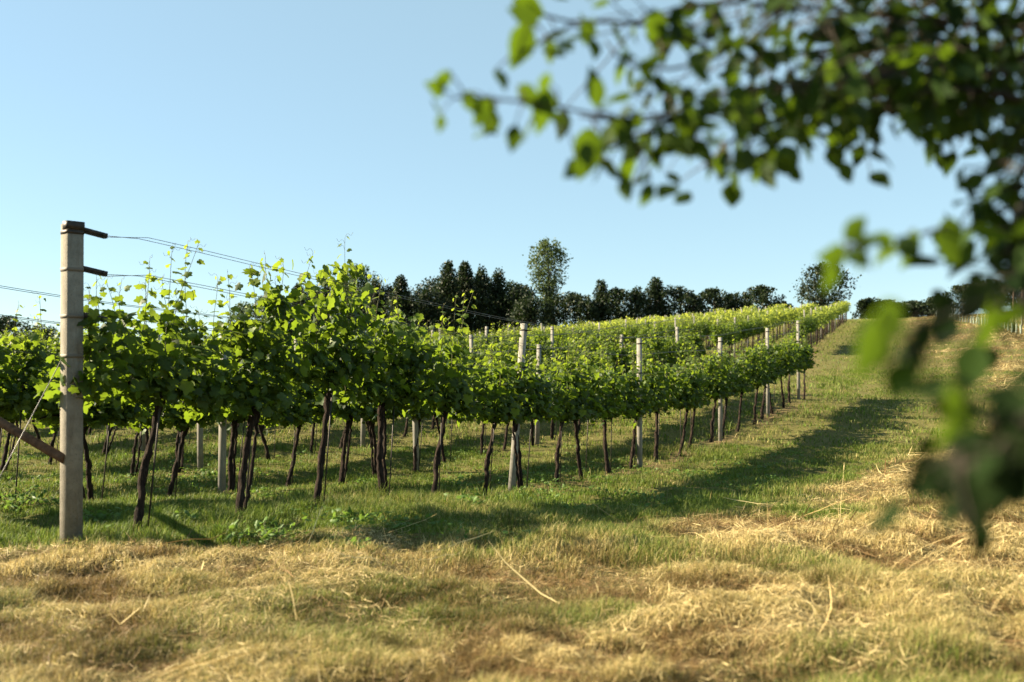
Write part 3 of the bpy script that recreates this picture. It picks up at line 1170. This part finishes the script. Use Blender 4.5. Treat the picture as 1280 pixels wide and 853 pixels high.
def straw(n, y0, y1, lmin, lmax, w, thr, lift):
    x, y = ring(n, y0, y1)
    hay = hay_ridges(x, y)
    k = hay * (.5 + rng.random(n)) > thr
    x, y, hay = x[k], y[k], hay[k]
    n = len(x)
    L = rng.uniform(lmin, lmax, n)
    a = rng.uniform(0, 2 * math.pi, n)
    el = rng.normal(.10, .22, n)
    cv = rng.normal(0, .28, n)
    u = np.linspace(0, 1, 5)
    ang = a[:, None] + cv[:, None] * (u[None] - .5)
    sx = np.cumsum(np.cos(ang), 1) * (L / 5)[:, None]
    sy = np.cumsum(np.sin(ang), 1) * (L / 5)[:, None]
    PX, PY = x[:, None] + sx, y[:, None] + sy
    PZ = hgt(PX, PY) + rng.uniform(.0, lift, n)[:, None] * (.4 + .6 * hay[:, None]) + (L * np.maximum(el, -.05))[:, None] * u[None] ** 1.4 + .006
    Pp = np.stack([PX, PY, PZ], -1)
    Wd = np.stack([-np.sin(ang), np.cos(ang), rng.normal(0, .6, n)[:, None] + 0 * ang], -1)
    Wd = Wd / np.linalg.norm(Wd, axis=-1, keepdims=True) * (w * rng.uniform(.6, 1.4, n))[:, None, None] * np.array([.9, 1, 1, .8, .3])[None, :, None] * .5
    V = np.stack([Pp - Wd, Pp + Wd], 2).reshape(-1, 3)
    i = np.arange(n)[:, None, None] * 10 + np.arange(4)[None, :, None] * 2
    q = (i + np.array([0, 1, 3, 2])[None, None]).reshape(-1, 4)
    r = rng.random(n)[:, None]
    c = np.array([.30, .21, .075]) * (1 - r) + np.array([.64, .52, .26]) * r
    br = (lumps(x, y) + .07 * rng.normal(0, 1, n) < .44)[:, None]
    c = np.where(br, c * [.38, .30, .26], c)  # straw in the hollows: browner, and darkened to paint in their shade
    return V, q, np.repeat(c, 10, 0)


V, Q, C, off = [], [], [], 0
for a in ((130000, 2.4, 7.2, .02, .09, .0021, .46, .03), (200, 2.4, 9.0, .22, .60, .0055, .3, .09), (80000, 6.0, 14, .04, .16, .0036, .58, .05),
          (34000, 13, 34, .15, .5, .014, .5, .09), (70000, 32, 95, .12, .42, .026, .4, .05)):
    v, q, c = straw(*a)
    V.append(v); Q.append(q + off); C.append(c)
    off += len(v)
tag(build('hay', np.concatenate(V), [np.concatenate(Q)], M['hay'], attrs={'tint': np.concatenate(C)}),
    'dry cut hay lying over the front strip and the bank on the right', 'hay', kind='stuff')

# tall seed stalks that the mower missed on the right bank
g = Geo()
for i in range(16):
    x0 = rng.uniform(1000, 1290)
    Z = rng.uniform(3.4, 7.5)
    X0 = (x0 - 640) / F * Z
    z0 = float(hgt(X0, Z))
    L = rng.uniform(.15, .42)
    a, ln = rng.uniform(0, 6.28), rng.uniform(.4, 1.3)
    u = np.linspace(0, 1, 6)
    tube(g, np.stack([X0 + L * ln * u ** 1.6 * math.cos(a), Z + L * ln * u ** 1.6 * math.sin(a), z0 + L * u * (1 - .2 * ln)], 1), np.linspace(.0016, .0009, 6), 4, a=0)
    tube(g, np.stack([X0 + L * ln * np.array([1, 1.12, 1.2]) * math.cos(a), Z + L * ln * np.array([1, 1.12, 1.2]) * math.sin(a),
                      z0 + L * (1 - .2 * ln) * np.array([1, 1.08, 1.15])], 1), [.0014, .0032, .0012], 5)
m, nt, out = mat('seed_stalk')
principled(nt, out, (.46, .36, .17), .8, .2)
tag(g.build('dry_stalks', m), 'dry pale seed stalks standing on the right bank', 'stalks', kind='stuff')

# leafy weeds
for i, (x, y, r, lab) in enumerate(((330, 668, .26, 'bushy green weed clump between the second and third front trunks'),
                                    (262, 600, .22, 'broad-leaved weed clump behind the first two front trunks'),
                                    (30, 640, .24, 'green weed clump left of the tall end post'),
                                    (125, 650, .16, 'small weed clump just right of the tall end post'),
                                    (225, 655, .15, 'small green weed between the first and second front trunks'),
                                    (575, 640, .18, 'low weed clump at the foot of the fifth front trunk'),
                                    (440, 655, .16, 'low weed clump in front of the fourth front trunk'))):
    Z = 6.6
    for _ in range(30):                       # walk along the pixel ray to the ground
        p = px(x, y, Z)
        Z += (p.z - float(hgt0(p.x, p.y))) * 3.0
    p = px(x, y, Z)
    n = 170
    q = np.abs(rng.normal(0, 1, (n, 3))) * [1, 1, .55] * r * .5
    q[:, :2] *= np.sign(rng.normal(0, 1, (n, 2)))
    Xx, Yy, Nn = frame(rng.normal(0, .5, (n, 3)) + [0, 0, .8], q * [1, 1, .3] / r + rng.normal(0, .4, (n, 3)))
    Vv, Ff = scatter(LT * [.6, 1, 1], LF, q, Xx, Yy, Nn, rng.uniform(.03, .07, n))
    root = empty('weed', (p.x, p.y, float(hgt(p.x, p.y)) - .01))
    tag(root, lab, 'weed', 'leafy weeds by the vines')
    g = Geo()
    for k in range(0, n, 4):
        tube(g, [(0, 0, -.02), q[k] * [.4, .4, .6], q[k]], [.003, .002, .0015], 4, cap=False)
    g.build('stems', M['shoot'], root)
    build('foliage', Vv, Ff, M['weed_leaf'], root)

rng = np.random.default_rng(91)
P, SZ = [], []
for _ in range(1500):
    x, y = ring(1, 5.6, 17)
    d = float(x[0] - xb(y[0]))
    if d > 3.0 or vnoise(x, y, .9, 111)[0] < .52:
        continue
    m_ = int(rng.integers(5, 16))
    qx, qy = x + rng.normal(0, .07, m_), y + rng.normal(0, .07, m_)
    P.append(np.stack([qx, qy, hgt(qx, qy) + rng.uniform(.02, .07, m_)], 1))
    SZ.append(rng.uniform(.022, .05, m_))
P, SZ = np.concatenate(P), np.concatenate(SZ)
n = len(P)
Xx, Yy, Nn = frame(rng.normal(0, .45, (n, 3)) + [0, 0, 1], rng.normal(0, 1, (n, 3)) * [1, 1, .2])
Vv, Ff = scatter(LT * [.75, 1, 1], LF, P, Xx, Yy, Nn, SZ)
tag(build('ground_cover', Vv, Ff, M['weed_leaf']), 'small broad-leaved weeds scattered through the grass under the vines', 'weeds', kind='stuff')

# ------------------------------------------------------------------ the tree the photographer stands under
rng = np.random.default_rng(12)
OT = [(0, 0, 0), (.18, .10, .03), (.33, .32, .05), (.30, .55, .04), (.15, .80, 0), (0, 1.0, -.08), (-.15, .80, 0), (-.30, .55, .04), (-.33, .32, .05),
      (-.18, .10, .03), (0, .35, -.03), (0, .65, -.04)]
OF = [np.array([(0, 1, 10), (1, 2, 10), (2, 3, 10), (3, 11, 10), (3, 4, 11), (4, 5, 11), (5, 6, 11), (6, 7, 11), (7, 10, 11), (7, 8, 10), (8, 9, 10), (9, 0, 10)])]
OT = np.array(OT)
TB = np.array([2.6, .9])
tz = float(hgt0(*TB))
ot = empty('overhanging_tree', (TB[0], TB[1], tz))
tag(ot, 'leafy tree whose blurred branches hang into the upper right close to the camera', 'tree')
ORG = np.array([TB[0], TB[1], tz])
trunk = np.array([(2.6, .9, tz - .3), (2.58, .92, 1.0), (2.5, 1.0, 1.8), (2.52, 1.05, 2.6), (2.45, 1.1, 3.6)])
g = Geo()
tube(g, trunk - ORG, [.13, .10, .085, .06, .03], 12, .03, rng)
g.build('trunk', M['tree_bark'], ot, smooth=True)


def branch(nodes, dens, r0=.008, size=(.029, .051), spread=.05, from_trunk=None, twigs=True, nleaf=None, leaf='near_leaf', extra=()):
    """nodes: (x, y, Z) in the photograph's pixels and metres; leaves grow on short twigs along it"""
    pts = [np.array(px(*n)) for n in nodes]
    if from_trunk is not None:
        pts.insert(0, np.array(from_trunk))
    pts = np.array(pts)
    seg = np.linalg.norm(np.diff(pts, axis=0), axis=1)
    s = np.concatenate([[0], np.cumsum(seg)])
    m_ = max(8, int(s[-1] / .04))
    u = np.linspace(0, s[-1], m_)
    path = np.stack([np.interp(u, s, pts[:, k]) for k in range(3)], 1)
    path[1:-1] = (path[:-2] + 2 * path[1:-1] + path[2:]) / 4
    path += np.cumsum(rng.normal(0, .0025, path.shape), 0)
    gb = Geo()
    tube(gb, path - ORG, np.linspace(r0, .0016, m_), 7, .03, rng)
    P, NN, TT, SZ = [], [], [], []
    start = s[1] * .55 if from_trunk is not None else 0
    L = s[-1] - start
    nl = nleaf or int(L * dens)
    v = start + L * np.sort(rng.random(nl))
    for vv in v:
        c = np.array([np.interp(vv, u, path[:, k]) for k in range(3)])
        o_ = rng.normal(0, 1, 3) * [1, 1, .75] * spread
        o_[2] -= spread * .35
        base = c + o_
        if twigs and rng.random() < .5:
            tube(gb, np.array([c, (c + base) / 2 + rng.normal(0, .006, 3), base]) - ORG, [.0018, .0013, .0009], 4, cap=False)
        P.append(base - ORG)
        TT.append(np.array([0, 0, -.9]) + o_ / spread * .35 + rng.normal(0, .45, 3))
        NN.append(rng.normal(0, 1, 3) + [-.2, -.3, .3])
        SZ.append(rng.uniform(*size))
    for (ex, ey, eZ, el, ea) in extra:       # single leaves at the ends of the twigs
        a_ = math.radians(ea)
        c = np.array(px(ex, ey, eZ))
        k = np.argmin(np.linalg.norm(path - c, axis=1))
        tip = np.array([math.cos(a_), rng.uniform(-.3, .3), -math.sin(a_)])
        base = c - tip * el / F * eZ * .5
        tube(gb, np.array([path[k], (path[k] + base) / 2 + [0, 0, .004], base]) - ORG, [.0012, .0010, .0008], 4, cap=False)
        P.append(base - ORG)
        TT.append(tip)
        NN.append(np.array([rng.uniform(.2, 1.1), -1, rng.uniform(-.5, .1)]))
        SZ.append(el / F * eZ * .9)
    b = gb.build('branch', M['tree_bark'], ot, smooth=True)
    P, NN, TT = map(np.array, (P, NN, TT))
    X, Y, Nn = frame(NN, TT)
    Vv, Ff = scatter(OT, OF, P, X, Y, Nn, SZ)
    build('foliage', Vv, Ff, M[leaf], b, smooth=True)


J1, J2, J3 = (2.5, 1.0, 1.75), (2.52, 1.05, 2.3), (2.55, .95, 1.3)
# the main bough across the top and its side twigs
branch([(1300, 90, 1.55), (1180, 85, 1.5), (1060, 95, 1.45), (960, 110, 1.42), (880, 130, 1.4), (800, 150, 1.38)], 199, .018, spread=.055, from_trunk=J1)
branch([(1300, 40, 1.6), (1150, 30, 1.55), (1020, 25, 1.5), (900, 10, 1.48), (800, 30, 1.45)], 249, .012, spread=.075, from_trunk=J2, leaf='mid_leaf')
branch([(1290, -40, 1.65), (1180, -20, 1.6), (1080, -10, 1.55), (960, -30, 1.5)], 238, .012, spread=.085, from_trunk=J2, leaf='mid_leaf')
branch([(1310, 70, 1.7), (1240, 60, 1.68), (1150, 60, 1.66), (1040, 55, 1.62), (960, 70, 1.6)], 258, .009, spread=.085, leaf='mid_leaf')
branch([(1150, 80, 1.5), (1060, 130, 1.47), (980, 150, 1.45), (900, 180, 1.42), (885, 205, 1.4)], 188, .007, spread=.042)
branch([(1290, 130, 1.5), (1220, 110, 1.5), (1130, 120, 1.48), (1080, 150, 1.45)], 188, .007, spread=.048)
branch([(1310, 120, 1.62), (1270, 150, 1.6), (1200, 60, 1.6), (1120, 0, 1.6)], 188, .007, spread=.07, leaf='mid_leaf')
branch([(940, 115, 1.42), (860, 150, 1.36), (740, 150, 1.30), (640, 130, 1.27), (590, 122, 1.26), (562, 122, 1.25)], 55, .003, spread=.026,
       extra=[(538, 110, 1.25, 38, 195), (549, 157, 1.25, 26, 100), (606, 142, 1.26, 50, 110), (590, 130, 1.26, 36, 60), (684, 142, 1.28, 72, 85), (641, 176, 1.27, 40, 100),
              (737, 196, 1.3, 80, 96), (704, 213, 1.29, 40, 150), (741, 105, 1.3, 60, 260), (668, 120, 1.28, 50, 30), (805, 246, 1.33, 38, 115), (776, 170, 1.32, 50, 100)])
branch([(960, 130, 1.40), (880, 140, 1.38), (800, 150, 1.35), (720, 140, 1.33)], 62, .003, spread=.035)
branch([(900, 70, 1.42), (820, 100, 1.40), (760, 90, 1.38), (735, 60, 1.37)], 54, .003, spread=.04)
branch([(880, 60, 1.45), (800, 20, 1.40), (720, 20, 1.36), (660, 10, 1.33), (640, -15, 1.32)], 40, .004, spread=.03)
branch([(840, 150, 1.38), (760, 190, 1.34), (735, 205, 1.33)], 54, .004, spread=.025)
branch([(850, 160, 1.38), (815, 200, 1.36), (800, 225, 1.35)], 32, .003, spread=.018)
branch([(700, 40, 1.33), (665, 50, 1.31), (648, 60, 1.30)], 55, .002, spread=.018,
       extra=[(648, 62, 1.3, 70, 110), (690, 66, 1.32, 36, 80), (735, 42, 1.34, 38, 92), (668, 12, 1.32, 60, 20), (650, 20, 1.31, 50, 200), (820, 42, 1.38, 60, 85)])
# hanging spray on the right
branch([(1310, 140, 1.4), (1280, 180, 1.38), (1262, 220, 1.35), (1232, 285, 1.33)], 120, .006, spread=.035, from_trunk=J1)
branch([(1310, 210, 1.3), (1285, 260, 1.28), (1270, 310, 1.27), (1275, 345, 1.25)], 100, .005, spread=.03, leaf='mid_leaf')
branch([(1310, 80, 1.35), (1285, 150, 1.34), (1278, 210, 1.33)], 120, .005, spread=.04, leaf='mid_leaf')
branch([(1255, 240, 1.35), (1215, 255, 1.34), (1190, 290, 1.33)], 55, .003, spread=.022)
branch([(1290, 290, 1.25), (1220, 288, 1.20), (1180, 290, 1.15), (1140, 298, 1.10), (1085, 305, 1.05), (1050, 318, 1.0)], 24, .002, spread=.012,
       extra=[(1028, 318, 1.0, 58, 185), (1032, 347, .98, 52, 120), (1074, 328, 1.04, 34, 95), (1141, 318, 1.1, 62, 92), (1098, 300, 1.05, 42, 200), (1192, 302, 1.15, 66, 80)])
# low twigs very close to the lens
branch([(1330, 350, .95), (1265, 352, .88), (1215, 375, .82), (1160, 390, .76), (1105, 395, .70)], 14, .0016, size=(.034, .046), spread=.010, from_trunk=J3,
       extra=[(1090, 405, .70, 84, 150), (1072, 440, .66, 96, 125), (1092, 420, .68, 80, 110)])
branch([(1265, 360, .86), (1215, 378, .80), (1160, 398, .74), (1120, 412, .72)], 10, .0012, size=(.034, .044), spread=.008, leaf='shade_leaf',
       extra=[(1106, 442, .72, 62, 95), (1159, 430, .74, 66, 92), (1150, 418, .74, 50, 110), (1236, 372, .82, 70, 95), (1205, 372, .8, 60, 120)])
branch([(1330, 360, .95), (1280, 370, .9), (1245, 395, .84)], 14, .0016, size=(.032, .044), spread=.012,
       extra=[(1240, 425, .84, 80, 98), (1225, 395, .82, 60, 120)])
branch([(1340, 540, .85), (1270, 530, .76), (1220, 510, .68), (1200, 512, .66)], 16, .0016, size=(.032, .042), spread=.010, from_trunk=J3,
       extra=[(1196, 508, .66, 62, 80), (1190, 545, .66, 56, 105), (1215, 530, .68, 50, 60)])
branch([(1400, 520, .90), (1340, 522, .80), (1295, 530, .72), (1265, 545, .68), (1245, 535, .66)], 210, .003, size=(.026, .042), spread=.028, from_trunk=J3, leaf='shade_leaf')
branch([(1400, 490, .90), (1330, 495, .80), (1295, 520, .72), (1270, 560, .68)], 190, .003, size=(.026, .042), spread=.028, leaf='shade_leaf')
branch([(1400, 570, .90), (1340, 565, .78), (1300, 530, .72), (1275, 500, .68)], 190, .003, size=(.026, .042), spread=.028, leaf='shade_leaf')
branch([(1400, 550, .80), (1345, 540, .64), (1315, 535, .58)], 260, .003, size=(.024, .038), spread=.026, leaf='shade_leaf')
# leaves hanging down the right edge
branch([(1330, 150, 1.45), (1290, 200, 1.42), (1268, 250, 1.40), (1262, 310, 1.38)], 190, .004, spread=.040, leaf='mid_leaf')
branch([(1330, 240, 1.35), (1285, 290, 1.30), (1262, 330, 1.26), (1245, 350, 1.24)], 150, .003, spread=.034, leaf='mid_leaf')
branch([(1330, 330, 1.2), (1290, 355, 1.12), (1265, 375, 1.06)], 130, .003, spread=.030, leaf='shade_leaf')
